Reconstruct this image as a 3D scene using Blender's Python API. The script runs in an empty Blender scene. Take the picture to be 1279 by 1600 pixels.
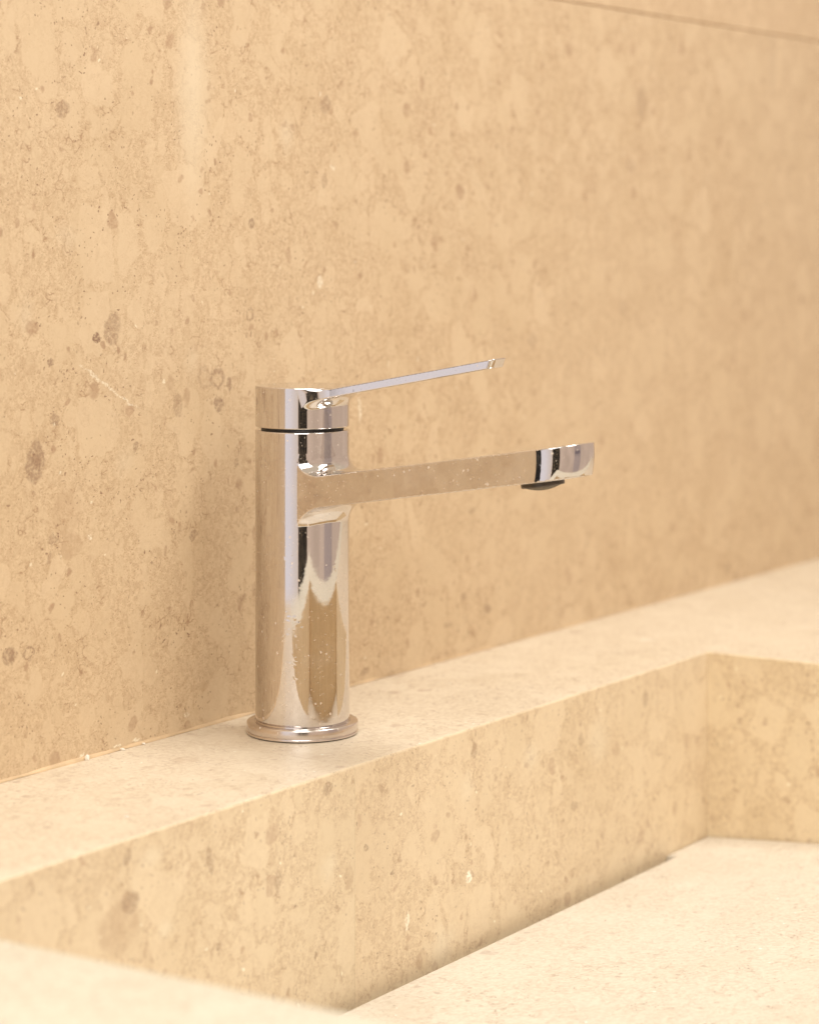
import bpy, bmesh, math, random
import numpy as np
from mathutils import Vector

# ------------------------------------------------------------------ camera
scene = bpy.context.scene
FPX = 3800.0
YAW = math.radians(33.2)                       # view direction measured from the wall's length
FWD = Vector((math.cos(YAW), math.sin(YAW), 0)); RGT = Vector((math.sin(YAW), -math.cos(YAW), 0))
cam_d = bpy.data.cameras.new('camera'); cam = bpy.data.objects.new('camera', cam_d)
scene.collection.objects.link(cam); scene.camera = cam
cam.location = -FWD * 1.189 + RGT * 0.0523 + Vector((0, 0, 0.2444))
cam.rotation_euler = (math.radians(90), 0, YAW - math.radians(90))
cam_d.sensor_fit = 'HORIZONTAL'; cam_d.sensor_width = 36.0
cam_d.lens = FPX / 1279 * 36
cam_d.shift_y = -(800 - 363) / 1279
cam_d.shift_x = 0
cam_d.clip_start = 0.01; cam_d.clip_end = 60
cam_d.dof.use_dof = True; cam_d.dof.focus_distance = 1.150; cam_d.dof.aperture_fstop = 9.0
cam_d.dof.aperture_blades = 9

# ------------------------------------------------------------------ colour management
scene.view_settings.view_transform = 'Standard'; scene.view_settings.look = 'None'
scene.view_settings.gamma = 1; scene.view_settings.exposure = -0.17
scene.view_settings.use_curve_mapping = False
scene.cycles.max_bounces = 7; scene.cycles.diffuse_bounces = 4; scene.cycles.glossy_bounces = 5
scene.cycles.use_adaptive_sampling = True; scene.cycles.adaptive_threshold = 0.02
scene.cycles.use_denoising = True
scene.cycles.caustics_reflective = True; scene.cycles.blur_glossy = 0.6

# ------------------------------------------------------------------ surrounding room as an environment
world = bpy.data.worlds.new('World'); scene.world = world; world.use_nodes = True


class NT:
    """tiny helper for writing node trees"""
    def __init__(self, tree):
        self.t = tree; tree.nodes.clear()

    def n(self, kind, **kw):
        nd = self.t.nodes.new(kind)
        for k, v in kw.items():
            if k == 'ins':
                for i, x in v.items():
                    self.set(nd, i, x)
            else:
                setattr(nd, k, v)
        return nd

    def set(self, nd, i, x):
        if isinstance(x, bpy.types.NodeSocket):
            self.t.links.new(x, nd.inputs[i])
        else:
            nd.inputs[i].default_value = x

    def m(self, op, a, b=None, c=None, clamp=False):
        nd = self.n('ShaderNodeMath', operation=op, use_clamp=clamp)
        self.set(nd, 0, a)
        if b is not None: self.set(nd, 1, b)
        if c is not None: self.set(nd, 2, c)
        return nd.outputs[0]

    def mr(self, v, a, b, c=0.0, d=1.0, smooth=True):
        nd = self.n('ShaderNodeMapRange', interpolation_type='SMOOTHSTEP' if smooth else 'LINEAR')
        for i, x in enumerate((v, a, b, c, d)): self.set(nd, i, x)
        return nd.outputs[0]

    def mix(self, f, a, b, blend='MIX'):
        nd = self.n('ShaderNodeMix', data_type='RGBA', blend_type=blend)
        self.set(nd, 0, f)
        for i, x in ((6, a), (7, b)):
            if isinstance(x, (tuple, list)) and len(x) == 3: x = (*x, 1)
            self.set(nd, i, x)
        return nd.outputs[2]

    def vm(self, op, a, b=None, s=None):
        nd = self.n('ShaderNodeVectorMath', operation=op)
        self.set(nd, 0, a)
        if b is not None: self.set(nd, 1, b)
        if s is not None: self.set(nd, 3, s)
        return nd.outputs[1] if op in ('LENGTH', 'DISTANCE', 'DOT_PRODUCT') else nd.outputs[0]

    def noise(self, vec, scale, detail=3, rough=0.55, out=0):
        nd = self.n('ShaderNodeTexNoise'); self.set(nd, 'Vector', vec)
        self.set(nd, 'Scale', scale); self.set(nd, 'Detail', detail); self.set(nd, 'Roughness', rough)
        return nd.outputs[out]

    def vor(self, vec, scale, feature='F1', rnd=1.0):
        nd = self.n('ShaderNodeTexVoronoi', feature=feature); self.set(nd, 'Vector', vec)
        self.set(nd, 'Scale', scale); self.set(nd, 'Randomness', rnd)
        return nd


def build_world():
    w = NT(world.node_tree)
    tc = w.n('ShaderNodeTexCoord')
    sep = w.n('ShaderNodeSeparateXYZ'); w.set(sep, 0, tc.outputs['Generated'])
    az = w.m('ARCTAN2', sep.outputs[1], sep.outputs[0])
    az = w.m('MULTIPLY', az, 180 / math.pi)
    az = w.m('ADD', az, w.m('MULTIPLY', w.m('LESS_THAN', az, 0.0), 360.0))
    el = w.m('MULTIPLY', w.m('ARCSINE', sep.outputs[2]), 180 / math.pi)

    def band(a, b, s=0.8):
        return w.m('MULTIPLY', w.mr(az, a - s, a + s), w.mr(az, b - s, b + s, 1.0, 0.0))
    warm = w.noise(tc.outputs['Generated'], 3.0, 2)
    col = w.mix(w.mr(warm, .3, .7), (1.0, 0.76, 0.60), (0.82, 0.62, 0.48))
    # dark passage, white door leaf, dark door opening with small lamps
    col = w.mix(band(120, 172.8, .35), col, (0.012, 0.012, 0.016))
    col = w.mix(band(172.8, 204.5, .35), col, w.mix(w.mr(az, 180, 206), (1.22, 1.14, 1.18), (1.10, 0.94, 0.84)))
    dn = w.mr(w.noise(tc.outputs['Generated'], 75, 4, .65), .54, .66)
    dark = w.mix(dn, (0.012, 0.010, 0.010), (0.55, 0.38, 0.22))
    col = w.mix(band(206, 227, .6), col, dark)
    col = w.mix(w.m('MULTIPLY', band(270, 292, 3), .6), col, (0.42, 0.34, 0.35))
    e1 = w.m('MULTIPLY', w.mr(el, -5.3, -5.15), w.mr(el, -4.9, -4.75, 1, 0))
    e2 = w.m('MULTIPLY', w.mr(el, -4.0, -3.9), w.mr(el, -1.0, -0.5, 1, 0))
    col = w.mix(w.m('MULTIPLY', band(272, 290, 1.5), w.m('MAXIMUM', e1, e2)), col, (0.30, 0.235, 0.25))
    # warm ceiling above
    col = w.mix(w.mr(el, 20, 50), col, (0.95, 0.80, 0.62))
    bg = w.n('ShaderNodeBackground'); w.set(bg, 0, col); w.set(bg, 1, WORLD_STRENGTH)
    out = w.n('ShaderNodeOutputWorld'); w.set(out, 0, bg.outputs[0])


WORLD_STRENGTH = 0.90
build_world()


def area(name, loc, target, sx, sy, power, color):
    d = bpy.data.lights.new(name, 'AREA'); d.shape = 'RECTANGLE'; d.size = sx; d.size_y = sy
    d.energy = power; d.color = color
    o = bpy.data.objects.new(name, d); scene.collection.objects.link(o); o.location = loc
    o.rotation_euler = (Vector(target) - Vector(loc)).to_track_quat('-Z', 'Y').to_euler()
    return o


area('ceiling_lamp', (0.40, -0.58, 1.55), (0.20, -0.26, 0), 0.70, 0.40, 17.0, (1.0, 0.99, 0.96))
area('front_fill', (0.0, -1.1, 1.25), (0.0, 0.0, 0.1), 0.45, 0.45, 5.0, (1.0, 0.985, 0.94))  # unseen frontal fill, added to lift the upright stone and shade behind the tap
area('left_fill', (-1.1, -0.75, 1.0), (0.1, -.2, 0.0), 0.9, 0.9, 14.5, (1.0, 0.99, 0.96))  # unseen soft fill added at the left to brighten the basin's side face

# ------------------------------------------------------------------ helpers
COL = scene.collection


def link(name, me, mat=None, parent=None, label=None):
    o = bpy.data.objects.new(name, me); COL.objects.link(o)
    if mat: me.materials.append(mat)
    if parent: o.parent = parent
    if label: o['label'] = label
    return o


def empty(name, loc, label, cat, group=None):
    o = bpy.data.objects.new(name, None); COL.objects.link(o); o.location = loc
    o.empty_display_size = 0.02
    o['label'] = label; o['category'] = cat
    if group: o['group'] = group
    return o


def extrude_profile(name, pts, axis, a, b, mat, parent, bevel=0.0007, seg=3, long_only=False):
    """closed 2-D outline swept from a to b along axis 'X' (pts = y,z), 'Y' (x,z) or 'Z' (x,y)"""
    bm = bmesh.new()

    def P(p, t):
        return {'X': (t, p[0], p[1]), 'Y': (p[0], t, p[1]), 'Z': (p[0], p[1], t)}[axis]
    v0 = [bm.verts.new(P(p, a)) for p in pts]; v1 = [bm.verts.new(P(p, b)) for p in pts]
    n = len(pts)
    bm.faces.new(v0); bm.faces.new(v1[::-1])
    for i in range(n):
        bm.faces.new((v0[i], v1[i], v1[(i + 1) % n], v0[(i + 1) % n]))
    bmesh.ops.recalc_face_normals(bm, faces=bm.faces)
    if bevel:
        ax = 'XYZ'.index(axis)
        eds = [e for e in bm.edges if not long_only or abs((e.verts[0].co - e.verts[1].co).normalized()[ax]) > .9]
        bmesh.ops.bevel(bm, geom=eds, offset=bevel, segments=seg, affect='EDGES', profile=.5, clamp_overlap=True)
    me = bpy.data.meshes.new(name); bm.to_mesh(me); bm.free()
    o = link(name, me, mat, parent)
    return o


def lathe(name, prof, mat, parent, seg=160, smooth=True):
    """prof: (radius, z) from the bottom axis to the top axis, sharp corners doubled by tiny bevels"""
    bm = bmesh.new(); rings = []
    for r, z in prof:
        if r < 1e-7: rings.append([bm.verts.new((0, 0, z))])
        else: rings.append([bm.verts.new((r * math.cos(2 * math.pi * i / seg), r * math.sin(2 * math.pi * i / seg), z)) for i in range(seg)])
    for A, B in zip(rings, rings[1:]):
        for i in range(seg):
            j = (i + 1) % seg
            if len(A) == 1 and len(B) == 1: continue
            if len(A) == 1: bm.faces.new((A[0], B[j], B[i]))
            elif len(B) == 1: bm.faces.new((A[i], A[j], B[0]))
            else: bm.faces.new((A[i], A[j], B[j], B[i]))
    bmesh.ops.recalc_face_normals(bm, faces=bm.faces)
    me = bpy.data.meshes.new(name); bm.to_mesh(me); bm.free()
    if smooth:
        me.shade_smooth()
        me.set_sharp_from_angle(angle=math.radians(38))
    return link(name, me, mat, parent)


# ------------------------------------------------------------------ materials
def principled(t, base, rough, metal=0.0, normal=None, spec=0.5):
    b = t.n('ShaderNodeBsdfPrincipled')
    t.set(b, 'Base Color', base if isinstance(base, bpy.types.NodeSocket) else (*base, 1)[:4])
    t.set(b, 'Roughness', rough); t.set(b, 'Metallic', metal)
    t.set(b, 'Specular IOR Level', spec)
    if normal is not None: t.set(b, 'Normal', normal)
    o = t.n('ShaderNodeOutputMaterial'); t.set(o, 0, b.outputs[0])
    return b


def stone(name, offset=(0, 0, 0), tone=(1, 1, 1), marks=(), contrast=1.0, rough=0.42, plane='XZ', peb=1.0, speck=1.0):
    """pale agglomerate limestone: smooth pale pebbles, brown speckled matrix, a few grey clasts, white chips.
    marks: (kind, u, v, half_u, half_v, angle_deg, strength) on the slab's own face"""
    mat = bpy.data.materials.new(name); mat.use_nodes = True
    t = NT(mat.node_tree)
    tc = t.n('ShaderNodeTexCoord')
    P = t.vm('ADD', tc.outputs['Object'], offset)
    wob = t.vm('SUBTRACT', t.noise(P, 60, 3, .55, out=1), (.5, .5, .5))
    Pd = t.vm('ADD', P, t.vm('SCALE', wob, s=0.012))
    wob2 = t.vm('SUBTRACT', t.noise(P, 330, 3, .6, out=1), (.5, .5, .5))
    Pd = t.vm('ADD', Pd, t.vm('SCALE', wob2, s=0.0022))
    Pe = t.vm('MULTIPLY', Pd, (1.15, 1.15, .92))

    def cells(scale, off, keep, margin, soft):
        Q = t.vm('ADD', Pe, off)
        f1 = t.vor(Q, scale); ed = t.vor(Q, scale, 'DISTANCE_TO_EDGE')
        cs = t.n('ShaderNodeSeparateColor'); t.set(cs, 0, f1.outputs['Color'])
        k = t.m('GREATER_THAN', cs.outputs[0], keep)
        # cells differ in how far they shrink from their border
        mg = t.m('MULTIPLY_ADD', cs.outputs[1], margin, margin * .4)
        e = t.mr(t.m('SUBTRACT', ed.outputs['Distance'], mg), 0.0, soft)
        return t.m('MULTIPLY', k, e), cs.outputs[2], cs.outputs[1], ed.outputs['Distance']
    big, bigc, _, _ = cells(38, (0, 0, 0), .60, .10, .03)
    mid, midc, _, _ = cells(85, (3.1, 1.7, .4), .52, .10, .05)
    sml, smlc, _, _ = cells(210, (1.1, 5.7, 2.4), .55, .10, .09)
    # matrix
    n1 = t.noise(Pd, 360, 5, .70); n2 = t.noise(P, 1150, 3, .6); n0 = t.noise(P, 22, 3, .5); nl = t.noise(P, 5, 2, .5)
    c = t.mix(t.mr(n1, .36, .66), (.64, .492, .338), (.515, .372, .244))
    c = t.mix(t.m('MULTIPLY', t.mr(n2, .50, .70), .60 * contrast * speck), c, (.37, .220, .130))
    # fine dark threads between the pebbles
    ed = t.vor(Pd, 175, 'DISTANCE_TO_EDGE').outputs['Distance']
    th = t.m('MULTIPLY', t.mr(ed, .0, .07, 1, 0), t.mr(t.noise(P, 95, 3), .52, .66))
    c = t.mix(t.m('MULTIPLY', th, .60 * contrast), c, (.30, .170, .098))
    # pebbles
    c = t.mix(t.m('MULTIPLY', sml, .50 * peb), c, t.mix(smlc, (.635, .487, .335), (.575, .432, .29)))
    c = t.mix(t.m('MULTIPLY', mid, .62 * peb), c, t.mix(midc, (.65, .50, .347), (.605, .46, .312)))
    c = t.mix(t.m('MULTIPLY', big, .66 * peb), c, t.mix(bigc, (.655, .507, .355), (.61, .465, .315)))
    # pin-head dark spots gathered in patches
    pin = t.vor(Pd, 560)
    pc = t.n('ShaderNodeSeparateColor'); t.set(pc, 0, pin.outputs['Color'])
    pm = t.m('MULTIPLY', t.mr(pin.outputs['Distance'], .18, .36, 1, 0), t.m('GREATER_THAN', pc.outputs[0], .80))
    pm = t.m('MULTIPLY', pm, t.mr(t.noise(P, 45, 2), .42, .62))
    c = t.mix(t.m('MULTIPLY', pm, .78 * contrast), c, (.225, .125, .078))
    # grey-brown clasts of two sizes
    for sc, off, keep, lo, hi, st in ((62, (9, 2, 4), .935, .22, .30, .55), (150, (2, 7, 1), .93, .22, .36, .62)):
        dv = t.vor(t.vm('ADD', Pe, off), sc)
        dc = t.n('ShaderNodeSeparateColor'); t.set(dc, 0, dv.outputs['Color'])
        dm = t.m('MULTIPLY', t.mr(dv.outputs['Distance'], lo, hi, 1, 0), t.m('GREATER_THAN', dc.outputs[0], keep))
        dm = t.m('MULTIPLY', dm, t.mr(t.noise(P, 420, 3), .3, .62, .45, 1))
        c = t.mix(t.m('MULTIPLY', dm, st * contrast), c, t.mix(dc.outputs[1], (.335, .205, .130), (.44, .285, .185)))
    # broad drift of tone
    c = t.mix(t.m('MULTIPLY', t.mr(n0, .45, .75), .30), c, (.50, .36, .225))
    c = t.mix(t.m('MULTIPLY', t.mr(nl, .40, .70), .20), c, (.64, .50, .36))
    # individual marks of this slab
    if marks:
        sp = t.n('ShaderNodeSeparateXYZ'); t.set(sp, 0, t.vm('ADD', tc.outputs['Object'], t.vm('ADD', t.vm('SCALE', wob2, s=0.0045), t.vm('SCALE', wob, s=0.006))))
        iu, iv = {'XZ': (0, 2), 'XY': (0, 1), 'YZ': (1, 2)}[plane]
        U, V = sp.outputs[iu], sp.outputs[iv]
        grain = t.mr(t.noise(P, 620, 4, .65), .34, .60, .25, 1)
        acc = {}
        for kind, u, v, hu, hv, ang, st in marks:
            ca, sa = math.cos(math.radians(ang)), math.sin(math.radians(ang))
            du = t.m('SUBTRACT', U, u); dv = t.m('SUBTRACT', V, v)
            a = t.m('DIVIDE', t.m('ADD', t.m('MULTIPLY', du, ca), t.m('MULTIPLY', dv, sa)), hu)
            b = t.m('DIVIDE', t.m('SUBTRACT', t.m('MULTIPLY', dv, ca), t.m('MULTIPLY', du, sa)), hv)
            # slightly angular outline
            r = t.m('POWER', t.m('ADD', t.m('POWER', t.m('ABSOLUTE', a), 1.6), t.m('POWER', t.m('ABSOLUTE', b), 1.6)), 1 / 1.6)
            soft = (.0, 1.0) if kind == 'pale' else (.80, 1.08)
            f = t.m('MULTIPLY', t.mr(r, soft[0], soft[1], 1, 0), st)
            if kind == 'ring':
                f = t.m('MULTIPLY', f, t.mr(r, .45, .75))
            acc[kind] = f if kind not in acc else t.m('MAXIMUM', acc[kind], f)
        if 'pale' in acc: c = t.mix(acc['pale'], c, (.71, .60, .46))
        if 'tan' in acc: c = t.mix(t.m('MULTIPLY', acc['tan'], t.mr(t.noise(P, 260, 4, .65), .32, .62, .35, 1)), c, (.47, .325, .21))
        for k in ('ring', 'dark'):
            if k in acc: c = t.mix(t.m('MULTIPLY', acc[k], grain), c, (.235, .138, .092))
        if 'white' in acc: c = t.mix(t.m('MULTIPLY', acc['white'], t.mr(t.noise(P, 900, 2), .42, .55, .15, 1)), c, (.85, .78, .66))
    # white chips
    wv = t.vor(t.vm('ADD', Pd, (5, 5, 5)), 190)
    wc = t.n('ShaderNodeSeparateColor'); t.set(wc, 0, wv.outputs['Color'])
    wm = t.m('MULTIPLY', t.mr(wv.outputs['Distance'], .10, .18, 1, 0), t.m('GREATER_THAN', wc.outputs[0], .955))
    c = t.mix(t.m('MULTIPLY', wm, .7), c, (.82, .74, .60))
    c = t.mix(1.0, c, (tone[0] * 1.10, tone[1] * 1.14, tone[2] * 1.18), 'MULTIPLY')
    bump = t.n('ShaderNodeBump'); t.set(bump, 'Strength', .12); t.set(bump, 'Distance', .0006)
    t.set(bump, 'Height', t.noise(P, 500, 2, .6))
    principled(t, c, t.mr(n1, .3, .7, rough - .06, rough + .10), 0, bump.outputs[0], .45)
    return mat


def chrome(name='chrome_dusty', dirt=1.0, wet=1.0, tint=(.69, .655, .635), base_rough=.025):
    """polished chrome with dried splashes, dust dots, wipe marks"""
    mat = bpy.data.materials.new(name); mat.use_nodes = True
    t = NT(mat.node_tree); tc = t.n('ShaderNodeTexCoord'); P = tc.outputs['Object']
    wob = t.vm('SCALE', t.vm('SUBTRACT', t.noise(P, 500, 2, .5, out=1), (.5, .5, .5)), s=.0016)
    Q = t.vm('ADD', P, wob)
    acc = None
    for sc, keep, r0, r1, st in ((420, .93, .12, .32, .75), (170, .955, .08, .20, .85), (900, .86, .12, .36, .50)):
        v = t.vor(Q, sc); cs = t.n('ShaderNodeSeparateColor'); t.set(cs, 0, v.outputs['Color'])
        f = t.m('MULTIPLY', t.mr(v.outputs['Distance'], r0, r1, 1, 0), t.m('GREATER_THAN', cs.outputs[0], keep))
        f = t.m('MULTIPLY', f, st * dirt)
        acc = f if acc is None else t.m('MAXIMUM', acc, f)
    # a few slanting wipe marks
    sm = t.noise(t.vm('MULTIPLY', P, (60, 60, 420)), 1.0, 3, .6)
    acc = t.m('MAXIMUM', acc, t.m('MULTIPLY', t.mr(sm, .68, .78), .28 * dirt))
    # dried film, patchy
    film = t.m('MULTIPLY', t.mr(t.noise(P, 48, 4, .6), .50, .74), .09 * dirt)
    fine = t.m('MULTIPLY', t.mr(t.noise(P, 700, 3, .6), .55, .75), .06 * dirt)
    veil = t.m('ADD', t.m('ADD', film, fine), 0.015)
    f = t.m('MAXIMUM', acc, veil)
    rough = t.m('ADD', t.m('MULTIPLY', t.mr(t.noise(P, 60, 4, .6), .40, .75), .07 * dirt), base_rough)
    m = t.n('ShaderNodeBsdfPrincipled'); t.set(m, 'Base Color', (*tint, 1)); t.set(m, 'Metallic', 1.0); t.set(m, 'Roughness', rough)
    dv = t.vor(Q, 330)                                    # standing droplets, gathered in patches
    drop = t.m('MULTIPLY', t.mr(dv.outputs['Distance'], .15, .45, 1, 0), t.mr(t.noise(P, 70, 3), .56, .66))
    bp = t.n('ShaderNodeBump'); t.set(bp, 'Strength', .22 * wet); t.set(bp, 'Distance', .00012)
    t.set(bp, 'Height', t.m('ADD', drop, t.m('MULTIPLY', t.noise(P, 160, 2), .5))); t.set(m, 'Normal', bp.outputs[0])
    d = t.n('ShaderNodeBsdfPrincipled'); t.set(d, 'Base Color', (.80, .70, .58, 1)); t.set(d, 'Roughness', .6)
    mx = t.n('ShaderNodeMixShader'); t.set(mx, 0, f); t.t.links.new(m.outputs[0], mx.inputs[1]); t.t.links.new(d.outputs[0], mx.inputs[2])
    o = t.n('ShaderNodeOutputMaterial'); t.set(o, 0, mx.outputs[0])
    return mat


def plain(name, col, rough, metal=0.0, spec=.5, var=.12, scale=300, bump=0.0):
    mat = bpy.data.materials.new(name); mat.use_nodes = True
    t = NT(mat.node_tree); tc = t.n('ShaderNodeTexCoord')
    n = t.noise(tc.outputs['Object'], scale, 4)
    c = t.mix(t.mr(n, .3, .7), tuple(x * (1 - var) for x in col), tuple(min(1, x * (1 + var)) for x in col))
    nrm = None
    if bump:
        b = t.n('ShaderNodeBump'); t.set(b, 'Strength', bump); t.set(b, 'Distance', .001); t.set(b, 'Height', n); nrm = b.outputs[0]
    principled(t, c, rough, metal, nrm, spec)
    return mat


# ------------------------------------------------------------------ the stone wall
YW = 0.0486; YF = -0.0637; XR = 0.3149; XL = -0.340; ZJ = 0.3878; XE = -0.455


def wall_px(x, y):
    """photo pixel -> (x, z) on the wall plane, used only to read the slab's pattern"""
    d = FWD + RGT * ((x - 640) / FPX) + Vector((0, 0, (363 - y) / FPX))
    s = (YW - cam.location.y) / d.y; p = cam.location + d * s
    return p.x, p.z


def face_px(x, y):
    d = FWD + RGT * ((x - 640) / FPX) + Vector((0, 0, (363 - y) / FPX))
    s = (YF - cam.location.y) / d.y; p = cam.location + d * s
    return p.x, p.z


def ledge_px(x, y):
    d = FWD + RGT * ((x - 640) / FPX) + Vector((0, 0, (363 - y) / FPX))
    s = -cam.location.z / d.z; p = cam.location + d * s
    return p.x, p.y


def floor_px(x, y):
    d = FWD + RGT * ((x - 640) / FPX) + Vector((0, 0, (363 - y) / FPX))
    s = (-.1078 + .080 * (YF - cam.location.y) - cam.location.z) / (d.z + .080 * d.y); p = cam.location + d * s
    return p.x, p.y


def marks_from(fn, rows):
    out = []
    for k, x, y, hx, hy, ang, st in rows:
        u, v = fn(x, y); u1, _ = fn(x + 10, y); _, v1 = fn(x, y + 10)
        su = abs(u1 - u) / 10; sv = abs(v1 - v) / 10
        # rotate in picture terms, measured on the slab
        out.append((k, u, v, hx * su, hy * sv, ang, st))
    return out


wall_marks = marks_from(wall_px, [
    ('dark', 152, 528, 6.5, 10, 12, .95), ('dark', 176, 512, 14, 30, -14, .50), ('dark', 80, 568, 6, 6, 0, .75),
    ('ring', 340, 590, 13, 19, 0, .60), ('dark', 341, 632, 9, 14, 0, .68), ('dark', 278, 632, 8, 22, 18, .40),
    ('dark', 86, 657, 9, 9, 0, .62), ('dark', 55, 722, 15, 36, -8, .62), ('tan', 105, 800, 26, 40, -10, .5),
    ('tan', 112, 852, 19, 24, -10, .75), ('dark', 82, 842, 8, 9, 0, .45), ('dark', 16, 1025, 12, 15, 0, .66),
    ('ring', 46, 1021, 10, 12, 0, .65), ('dark', 98, 172, 12, 15, 0, .48), ('dark', 508, 162, 8, 16, 0, .48),
    ('dark', 507, 282, 5, 12, 0, .45), ('dark', 394, 350, 5, 8, 0, .62), ('ring', 391, 490, 7, 13, 0, .55),
    ('dark', 359, 600, 4, 12, 6, .60), ('dark', 370, 722, 5, 8, 0, .55), ('dark', 302, 837, 7, 9, 0, .50),
    ('dark', 77, 875, 4, 12, 0, .45), ('dark', 212, 697, 4, 8, 0, .55), ('ring', 320, 590, 12, 20, 0, .30),
    ('dark', 1003, 160, 9, 30, 0, .36), ('dark', 985, 258, 9, 14, 0, .30), ('dark', 1207, 100, 5, 50, 0, .22),
    ('dark', 762, 950, 6, 9, 0, .58), ('dark', 724, 934, 5, 7, 0, .45), ('dark', 570, 1052, 7, 7, 0, .5),
    ('dark', 700, 975, 8, 6, 0, .4), ('dark', 737, 798, 7, 5, 0, .5), ('dark', 1136, 888, 5, 10, 0, .4),
    ('dark', 832, 530, 8, 12, 0, .30), ('dark', 974, 480, 9, 14, 0, .22), ('tan', 850, 220, 12, 40, 0, .25),
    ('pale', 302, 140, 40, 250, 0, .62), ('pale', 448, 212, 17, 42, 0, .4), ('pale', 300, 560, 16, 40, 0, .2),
    ('pale', 40, 490, 20, 50, 0, .3), ('pale', 105, 370, 36, 34, 0, .25), ('pale', 195, 720, 28, 40, 20, .25),
    ('white', 562, 640, 2.2, 24, 0, .75), ('white', 500, 441, 4, 12, 0, .6), ('white', 172, 605, 56, 2.6, -28, .55),
    ('white', 520, 262, 6, 3, 0, .6), ('white', 140, 838, 4, 4, 0, .9), ('white', 128, 1182, 4, 5, 0, .9),
    ('white', 183, 1168, 7, 3, 0, .8), ('white', 214, 1160, 5, 3, 0, .8), ('white', 293, 1117, 5, 5, 0, .7),
])
face_marks = marks_from(face_px, [
    ('tan', 186, 1452, 36, 44, -8, .75), ('dark', 205, 1410, 16, 18, 0, .50), ('dark', 200, 1337, 7, 14, -20, .62),
    ('dark', 513, 1231, 8, 10, 0, .60), ('dark', 434, 1375, 6, 20, 0, .45), ('dark', 328, 1345, 6, 26, 12, .45),
    ('dark', 572, 1328, 4, 5, 0, .6), ('dark', 343, 1482, 4, 6, 0, .6), ('dark', 494, 1492, 3, 8, 0, .55),
    ('dark', 613, 1365, 3, 4, 0, .6), ('tan', 545, 1370, 8, 20, 0, .7), ('dark', 1008, 1092, 4, 16, 0, .4),
    ('dark', 908, 1155, 4, 14, 0, .42), ('dark', 740, 1172, 5, 12, 0, .42), ('dark', 897, 1262, 6, 8, 0, .42),
    ('pale', 515, 1355, 22, 36, 0, .35), ('pale', 237, 1340, 26, 30, 0, .35), ('pale', 830, 1180, 20, 34, 0, .4),
    ('pale', 935, 1160, 26, 60, 0, .35), ('pale', 690, 1480, 30, 50, 20, .4), ('pale', 730, 1230, 16, 36, -20, .3),
    ('white', 638, 1440, 4, 14, -10, .55), ('white', 733, 1372, 5, 11, -8, .95), ('pale', 262, 1452, 22, 26, 0, .35),
])

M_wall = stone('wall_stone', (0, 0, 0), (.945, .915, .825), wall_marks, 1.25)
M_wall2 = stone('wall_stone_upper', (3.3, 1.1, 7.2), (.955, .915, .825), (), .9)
top_marks = marks_from(ledge_px, [
    ('tan', 290, 1187, 46, 8, 0, .55), ('tan', 232, 1200, 22, 5, 0, .7), ('tan', 98, 1230, 16, 5, 0, .6), ('tan', 130, 1285, 10, 6, 0, .5),
    ('tan', 300, 1147, 12, 4, 0, .7), ('tan', 480, 1182, 40, 8, 0, .35), ('tan', 30, 1355, 14, 8, 0, .45), ('tan', 920, 1012, 14, 5, 0, .6),
    ('tan', 725, 1042, 14, 4, 0, .45), ('tan', 640, 1100, 24, 5, 0, .4), ('pale', 1010, 1000, 40, 8, 0, .6), ('white', 198, 1277, 5, 2, 0, .6)])
floor_marks = marks_from(floor_px, [
    ('tan', 965, 1506, 34, 6, 0, .6), ('tan', 1055, 1578, 16, 5, 0, .6), ('tan', 765, 1597, 16, 5, 0, .6), ('tan', 710, 1533, 30, 7, 0, .45),
    ('tan', 1085, 1336, 34, 5, 0, .5), ('tan', 990, 1440, 40, 6, 0, .25), ('tan', 1165, 1458, 9, 3, 0, .55), ('tan', 880, 1580, 40, 8, 0, .25)])
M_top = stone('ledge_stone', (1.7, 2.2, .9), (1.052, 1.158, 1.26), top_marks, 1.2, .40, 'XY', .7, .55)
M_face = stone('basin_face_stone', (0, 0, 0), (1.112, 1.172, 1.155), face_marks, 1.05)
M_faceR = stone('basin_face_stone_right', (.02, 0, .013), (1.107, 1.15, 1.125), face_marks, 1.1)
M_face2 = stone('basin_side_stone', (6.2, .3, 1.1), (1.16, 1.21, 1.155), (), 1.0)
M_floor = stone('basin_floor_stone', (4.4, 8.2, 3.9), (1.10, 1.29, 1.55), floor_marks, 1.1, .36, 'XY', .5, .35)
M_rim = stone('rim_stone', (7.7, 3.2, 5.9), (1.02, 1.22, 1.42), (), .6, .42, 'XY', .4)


def box(name, x0, x1, y0, y1, z0, z1, mat, parent=None, bevel=.0007):
    return extrude_profile(name, [(x0, y0), (x1, y0), (x1, y1), (x0, y1)], 'Z', z0, z1, mat, parent, bevel)


wall = bpy.data.objects.new('stone_wall', None); COL.objects.link(wall)
wall['kind'] = 'structure'
wall['label'] = 'beige speckled stone slab wall rising behind the tap and ledge'; wall['category'] = 'wall'
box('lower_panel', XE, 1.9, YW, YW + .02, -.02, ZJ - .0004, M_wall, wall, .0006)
box('upper_panel', XE, 1.9, YW + .0004, YW + .02, ZJ + .0004, .74, M_wall2, wall, .0006)
M_grout = plain('joint_grout', (.50, .36, .23), .8)
box('joint_grout', XE + .001, 1.899, YW + .0016, YW + .018, ZJ - .0012, ZJ + .0012, M_grout, wall, 0)

# ------------------------------------------------------------------ the stone basin
basin = empty('stone_basin', (0, -.25, 0), 'beige stone trough basin with a flat back ledge carrying the chrome tap', 'basin')
basin.location = (0, 0, 0)
XS = -0.0474
TH = .012; ZB = -.165
Lprof = [(YW - .0005, 0), (YW - .0005, -TH), (YF + TH, -TH), (YF + TH, ZB), (YF, ZB), (YF, 0)]


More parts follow.
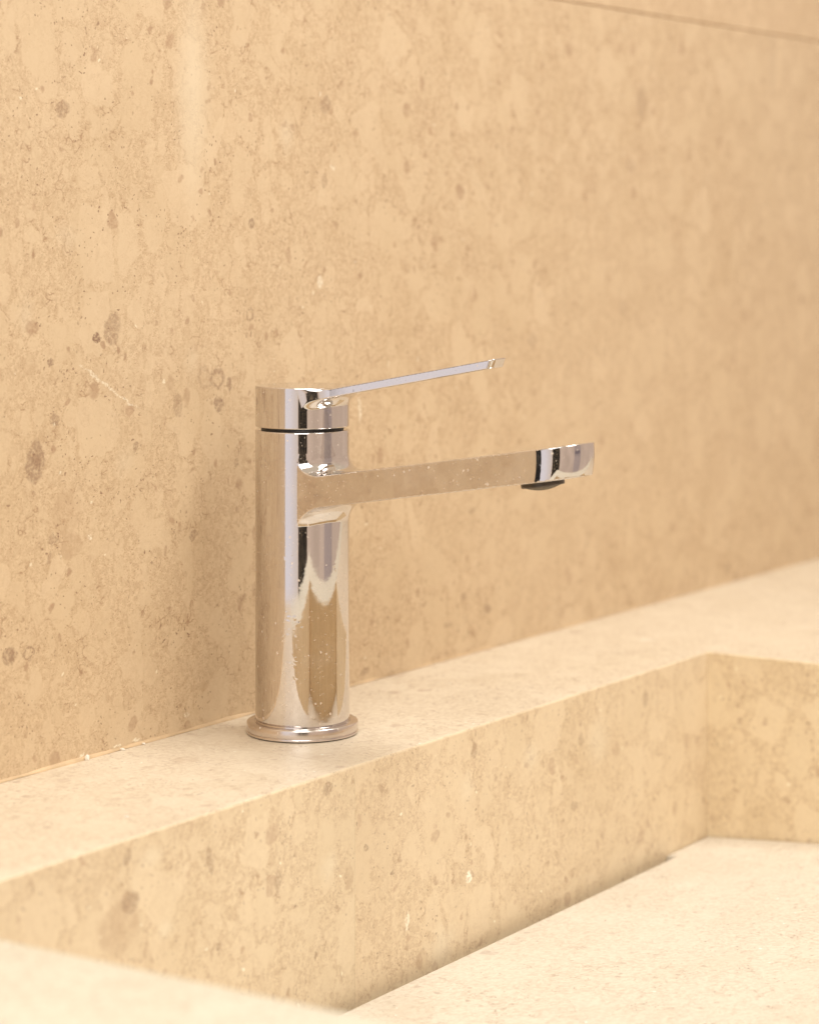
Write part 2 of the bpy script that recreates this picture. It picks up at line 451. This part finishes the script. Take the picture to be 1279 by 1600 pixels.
def ledge(x0, x1, moff):
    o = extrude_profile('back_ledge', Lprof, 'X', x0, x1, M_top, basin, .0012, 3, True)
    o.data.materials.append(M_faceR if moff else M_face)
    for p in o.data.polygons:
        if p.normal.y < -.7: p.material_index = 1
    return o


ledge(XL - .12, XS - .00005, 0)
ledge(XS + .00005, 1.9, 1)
# right counter with the basin's right side, then left rim and front rim
def side(name, x_in, x_out, y0, y1, mtop, mface):
    s = 1 if x_out > x_in else -1
    pts = [(x_in, 0), (x_in, ZB), (x_in + s * TH, ZB), (x_in + s * TH, -TH), (x_out, -TH), (x_out, 0)]
    o = extrude_profile(name, pts, 'Y', y0, y1, mtop, basin, .0012, 3, True)
    o.data.materials.append(mface)
    for p in o.data.polygons:
        if abs(p.normal.x) > .7 and abs(p.center.x - x_in) < .003: p.material_index = 1
    return o


YFR = -.450
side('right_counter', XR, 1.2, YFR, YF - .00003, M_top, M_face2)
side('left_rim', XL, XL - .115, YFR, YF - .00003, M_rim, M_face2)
fr = extrude_profile('front_rim', [(YFR - .0003, 0), (YFR - .0003, ZB), (YFR - TH, ZB), (YFR - TH, -TH), (YFR - .105, -TH), (YFR - .105, 0)],
                     'X', XL - .115, 1.2, M_rim, basin, .0009, 3)
fr.data.materials.append(M_face2)
for p in fr.data.polygons:
    if p.normal.y > .7: p.material_index = 1
box('apron', XL - .113, 1.2, YFR - .1035, YFR - .0915, -.34, -TH - .0005, M_face2, basin)
# sloping floor slab: a slot is left open along the back, closed at the right end
SL = .080; GY = YF - .0068; XN = .262
def zf(y): return -.1078 + SL * (YF - y)
bm = bmesh.new()
plan = [(XL + .0005, GY), (XN, GY), (XN, YF - .0006), (XR - .0006, YF - .0006), (XR - .0006, YFR), (XL + .0005, YFR)]
vt = [bm.verts.new((x, y, zf(y))) for x, y in plan]; vb = [bm.verts.new((x, y, zf(y) - .012)) for x, y in plan]
bm.faces.new(vt); bm.faces.new(vb[::-1])
for i in range(len(plan)):
    j = (i + 1) % len(plan); bm.faces.new((vt[i], vb[i], vb[j], vt[j]))
bmesh.ops.recalc_face_normals(bm, faces=bm.faces)
bmesh.ops.bevel(bm, geom=list(bm.edges), offset=.0006, segments=2, affect='EDGES', clamp_overlap=True)
me = bpy.data.meshes.new('floor_slab'); bm.to_mesh(me); bm.free()
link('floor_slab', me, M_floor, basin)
box('drain_channel', XL, XR, YFR, YF, ZB - .012, ZB - .0005, M_face2, basin, 0)


# silicone bead where wall and ledge meet
def bead():
    rnd = random.Random(4); bm = bmesh.new(); prev = None; n = 420
    x0, x1 = XE + .002, 1.5
    for i in range(n + 1):
        x = x0 + (x1 - x0) * i / n
        r = (.0013 if x < .02 else .0007) + .0004 * math.sin(i * .37) * math.sin(i * .11) + rnd.uniform(-.00018, .00018)
        ring = [bm.verts.new((x, YW - r * math.cos(a) * 1.1, r * math.sin(a))) for a in (0.0, .4, .8, 1.2, math.pi / 2)]
        if prev:
            for k in range(4): bm.faces.new((prev[k], ring[k], ring[k + 1], prev[k + 1]))
        prev = ring
    bmesh.ops.recalc_face_normals(bm, faces=bm.faces)
    me = bpy.data.meshes.new('silicone_bead'); bm.to_mesh(me); bm.free(); me.shade_smooth()
    o = link('silicone_bead', me, plain('silicone', (.62, .45, .27), .45, 0, .5, .10, 90))
    o['label'] = 'thin amber silicone line sealing the stone wall to the ledge'; o['category'] = 'sealant'


bead()


# plaster crumbs lying on the ledge by the wall
M_crumb = plain('plaster', (.84, .78, .68), .8, 0, .3, .08, 900, .4)
def crumb(x, y, s, lab, seed):
    rnd = random.Random(seed); bm = bmesh.new()
    bmesh.ops.create_icosphere(bm, subdivisions=2, radius=1)
    for v in bm.verts:
        k = 1 + rnd.uniform(-.22, .22)
        v.co = Vector((v.co.x * s[0] * k, v.co.y * s[1] * k, max(v.co.z * s[2] * k, -s[2] * .6)))
    me = bpy.data.meshes.new('plaster_crumb'); bm.to_mesh(me); bm.free()
    o = link('plaster_crumb', me, M_crumb); o.location = (x, y, s[2] * .6); o.rotation_euler[2] = rnd.uniform(0, 3)
    o['label'] = lab; o['category'] = 'crumb'; o['group'] = 'plaster crumbs along the foot of the wall'


for (px, py, s, lab) in (
    (130, 1187, (.0009, .0011, .0018), 'tall white plaster crumb at the foot of the wall, leftmost of the crumbs'),
    (181, 1171, (.0016, .0007, .0006), 'flat white plaster crumb between the tall crumb and the tap, at the wall'),
    (214, 1162, (.0011, .0008, .0006), 'small pale plaster crumb nearest the tap, on the amber sealant line'),
    (198, 1277, (.0013, .0009, .0004), 'tiny cream plaster crumb out on the open ledge, away from the wall')):
    x, y = ledge_px(px, py); crumb(x, min(y, YW - .0022), s, lab, int(px))


# ------------------------------------------------------------------ the tap: surfaces from distance fields
def surface_net(f, lo, hi, h):
    xs, ys, zs = [np.arange(lo[i], hi[i] + h, h) for i in range(3)]
    D = np.empty((len(xs), len(ys), len(zs)), np.float32)
    for i, x in enumerate(xs):
        Y, Z = np.meshgrid(ys, zs, indexing='ij'); D[i] = f(np.full_like(Y, x), Y, Z)
    S = D < 0
    nx, ny, nz = (n - 1 for n in S.shape)
    cnt = np.zeros((nx, ny, nz), np.int8)
    for dx in (0, 1):
        for dy in (0, 1):
            for dz in (0, 1): cnt += S[dx:dx + nx, dy:dy + ny, dz:dz + nz]
    act = (cnt > 0) & (cnt < 8)
    idx = -np.ones(act.shape, np.int64); ci = np.argwhere(act); idx[act] = np.arange(len(ci))
    acc = np.zeros((len(ci), 3)); w = np.zeros(len(ci))
    corners = [(a, b, c) for a in (0, 1) for b in (0, 1) for c in (0, 1)]
    for a in corners:
        for ax in range(3):
            if a[ax]: continue
            b = list(a); b[ax] = 1
            da = D[ci[:, 0] + a[0], ci[:, 1] + a[1], ci[:, 2] + a[2]]; db = D[ci[:, 0] + b[0], ci[:, 1] + b[1], ci[:, 2] + b[2]]
            cr = (da < 0) != (db < 0)
            t = np.where(cr, da / np.where(cr, da - db, 1), 0)
            p = np.tile(np.array(a, float), (len(ci), 1)); p[:, ax] = t
            acc[cr] += p[cr]; w[cr] += 1
    V = (ci + acc / w[:, None]) * h + np.array([xs[0], ys[0], zs[0]])
    quads = []
    for ax in range(3):
        u, v = [(1, 2), (2, 0), (0, 1)][ax]
        sl0 = [slice(None)] * 3; sl1 = [slice(None)] * 3; sl0[ax] = slice(0, -1); sl1[ax] = slice(1, None)
        A = S[tuple(sl0)]; B = S[tuple(sl1)]
        e = np.argwhere(A != B); e = e[(e[:, u] > 0) & (e[:, v] > 0) & (e[:, u] < act.shape[u]) & (e[:, v] < act.shape[v])]
        flip = A[e[:, 0], e[:, 1], e[:, 2]]
        q = []
        for du, dv in ((1, 1), (0, 1), (0, 0), (1, 0)):
            c = e.copy(); c[:, u] -= du; c[:, v] -= dv; q.append(idx[c[:, 0], c[:, 1], c[:, 2]])
        q = np.stack(q, 1)
        q[~flip] = q[~flip][:, ::-1]
        quads.append(q)
    Q = np.concatenate(quads)

    def grad(P, e=2e-5):
        g = np.empty_like(P)
        for k in range(3):
            d = np.zeros(3); d[k] = e
            a = P + d; b = P - d
            g[:, k] = f(a[:, 0], a[:, 1], a[:, 2]) - f(b[:, 0], b[:, 1], b[:, 2])
        return g / np.maximum(np.linalg.norm(g, axis=1, keepdims=True), 1e-12)
    for _ in range(4):
        V -= grad(V) * f(V[:, 0], V[:, 1], V[:, 2])[:, None] * .9
    return V, Q, grad(V)


def mesh_from(name, V, Q, N, mat, parent):
    used = np.unique(Q); mp = -np.ones(len(V), np.int64); mp[used] = np.arange(len(used))
    me = bpy.data.meshes.new(name)
    me.from_pydata(V[used].tolist(), [], mp[Q].tolist())
    me.update(); me.shade_smooth()
    me.normals_split_custom_set_from_vertices(N[used].tolist())
    return link(name, me, mat, parent)


def rounded(dx, dy, r):
    """combine two slab distances with an outer rounding r"""
    ax = np.maximum(dx + r, 0); ay = np.maximum(dy + r, 0)
    return np.minimum(np.maximum(dx + r, dy + r), 0) + np.hypot(ax, ay) - r


def union_round(a, b, r):
    return np.maximum(r, np.minimum(a, b)) - np.hypot(np.maximum(r - a, 0), np.maximum(r - b, 0))


RB = .0230
TH_S = math.radians(8.8); ZC = .1169; HT = .0074
UE = .1626; WR = .0203; WE = .0183; RC = .0181


def plan_dist(x, u, u_end, w_root, w_end, rc):
    t = np.clip(u / u_end, 0, 1); w = w_root + (w_end - w_root) * t
    qx = np.abs(x) - (w - rc); qu = u - (u_end - rc)
    return np.where(qu > 0, np.hypot(np.maximum(qx, 0), qu) - rc, np.maximum(qx - rc, 0) + np.minimum(qx - rc, 0))


def f_body(x, y, z):
    cyl = rounded(np.hypot(x, y) - RB, np.maximum(z - .1483, .0066 - z), .0007)
    side = np.hypot(x, y) - RB
    u = -y * math.cos(TH_S) + (z - ZC) * math.sin(TH_S); v = y * math.sin(TH_S) + (z - ZC) * math.cos(TH_S)
    hv = np.clip(HT - v, 0, .02)
    pd = plan_dist(x, u + hv * .04 + hv * hv * 11.5, UE, WR, WE, RC)
    slab = union_round(side, np.abs(v) - HT, .0085)          # the fillets above and below the spout
    sp = rounded(pd, np.maximum(slab, -u - .004), .0004)
    return np.minimum(cyl, np.where(side < .007, np.maximum(sp, z - .1470), sp))


TL = math.radians(10.9); RL = math.radians(8.0)   # the lever stands a little turned
def f_handle(x, y, z):
    cyl = rounded(np.hypot(x, y) - RB, np.maximum(z - .1697, .1497 - z), .0006)
    xr = x * math.cos(RL) + y * math.sin(RL); yr = -x * math.sin(RL) + y * math.cos(RL)
    u = -yr * math.cos(TL) + (z - .1650) * math.sin(TL); v = yr * math.sin(TL) + (z - .1650) * math.cos(TL)
    hb = .0021
    pd = plan_dist(xr, u + np.maximum(-v, 0) * .55, .1075, .0185, .0080, .0035)
    bl = rounded(pd, np.maximum(np.abs(v + hb) - hb, .012 - u), .0005)
    d = union_round(cyl, bl, .0050)
    return np.maximum(d, z - .1697 - np.maximum(0, -yr - .0235) * .20)


tap = empty('basin_tap', (0, 0, 0), 'chrome single lever basin tap with flat spout standing on the ledge', 'tap')
M_chrome = chrome()
M_chrome3 = chrome('chrome_handle', .6, .12)
M_chrome2 = chrome('chrome_flange', 1.0, .5, (.70, .64, .60), .20)
V, Q, N = surface_net(f_body, (-.0262, -.1605, .0050), (.0262, .0260, .1495), .0006)
cy = V[Q].mean(1)
is_sp = cy[:, 1] < -.0215
is_sp &= (cy[:, 2] > .100)
mesh_from('body', V, Q[~is_sp], N, M_chrome, tap)
mesh_from('spout', V, Q[is_sp], N, M_chrome, tap)
V, Q, N = surface_net(f_handle, (-.0250, -.1190, .1485), (.0250, .0250, .1920), .0004)
cy = V[Q].mean(1)
is_lv = (cy[:, 1] < -.0235)
mesh_from('handle_cap', V, Q[~is_lv], N, M_chrome3, tap)
mesh_from('lever', V, Q[is_lv], N, M_chrome3, tap)

M_black = plain('black_plastic', (.015, .013, .012), .45)
lathe('cartridge_ring', [(0, .1460), (.0200, .1460), (.0202, .1463), (.0202, .1518), (0, .1520)], M_black, tap)
lathe('base_flange', [(0, .0004), (.0266, .0004), (.0273, .0006), (.0274, .0011), (.0272, .0015), (.0268, .0016), (.0268, .0019),
                      (.0272, .0021), (.0272, .0054), (.0270, .0059), (.0265, .0062), (.0236, .0062), (.0233, .0059), (.0226, .0059), (.0222, .0075), (0, .0076)],
      M_chrome2, tap)
lathe('gasket', [(0, 0), (.0262, 0), (.0262, .0004), (0, .0005)], M_black, tap, 96)

# aerator below the spout tip, a dark ring with a bulging grille
M_aer = plain('aerator_metal', (.10, .085, .07), .35, .6)
M_gril = plain('grille_plastic', (.16, .135, .10), .5)
aer = lathe('aerator', [(0, .0016), (.0098, .0016), (.0101, .0012), (.0101, -.0012), (.0096, -.0016), (.0083, -.0016), (.0082, -.0011), (0, -.0011)], M_aer, tap, 96)
ua = .1351 * math.cos(TH_S) + (.1316 - ZC) * math.sin(TH_S)
va = -HT - .0008
yA = -(ua * math.cos(TH_S) - va * math.sin(TH_S)); zA = ZC + ua * math.sin(TH_S) + va * math.cos(TH_S)
aer.location = (0, yA, zA); aer.rotation_euler = (-TH_S, 0, 0)
bm = bmesh.new()
def dome(x, y): return -.0013 - .0017 * max(0, 1 - (x * x + y * y) / .0082 ** 2)
step = .00105
k = -7
def strip(p, q, hw, hh):
    """a bar that follows the dome from p to q"""
    n = 14; prev = None
    dx, dy = q[0] - p[0], q[1] - p[1]; L = math.hypot(dx, dy); nx, ny = -dy / L, dx / L
    for i in range(n + 1):
        x = p[0] + dx * i / n; y = p[1] + dy * i / n
        ring = []
        for s, dz in ((-1, 0), (-1, -hh), (1, -hh), (1, 0)):
            xx, yy = x + nx * hw * s, y + ny * hw * s; ring.append(bm.verts.new((xx, yy, dome(xx, yy) + dz)))
        if prev:
            for a in range(4): bm.faces.new((prev[a], prev[(a + 1) % 4], ring[(a + 1) % 4], ring[a]))
        prev = ring
for a in (0, math.pi / 3, 2 * math.pi / 3):
    ca, sa = math.cos(a), math.sin(a)
    for k in range(-7, 8):
        o = k * step; hl = math.sqrt(max(.0081 ** 2 - o * o, 0))
        if hl < .001: continue
        strip((-sa * o - ca * hl, ca * o - sa * hl), (-sa * o + ca * hl, ca * o + sa * hl), .00016, .00035)
# the closed bowl behind the bars
rings = []
for r in np.linspace(.0082, .0, 9):
    rings.append([bm.verts.new((r * math.cos(2 * math.pi * i / 48), r * math.sin(2 * math.pi * i / 48), dome(r, 0) + .0002)) for i in range(48)] if r > 1e-6 else [bm.verts.new((0, 0, dome(0, 0) + .0002))])
for A, B in zip(rings, rings[1:]):
    for i in range(48):
        j = (i + 1) % 48
        if len(B) == 1: bm.faces.new((A[i], A[j], B[0]))
        else: bm.faces.new((A[i], A[j], B[j], B[i]))
bmesh.ops.recalc_face_normals(bm, faces=bm.faces)
me = bpy.data.meshes.new('grille'); bm.to_mesh(me); bm.free()
link('grille', me, M_gril, aer)
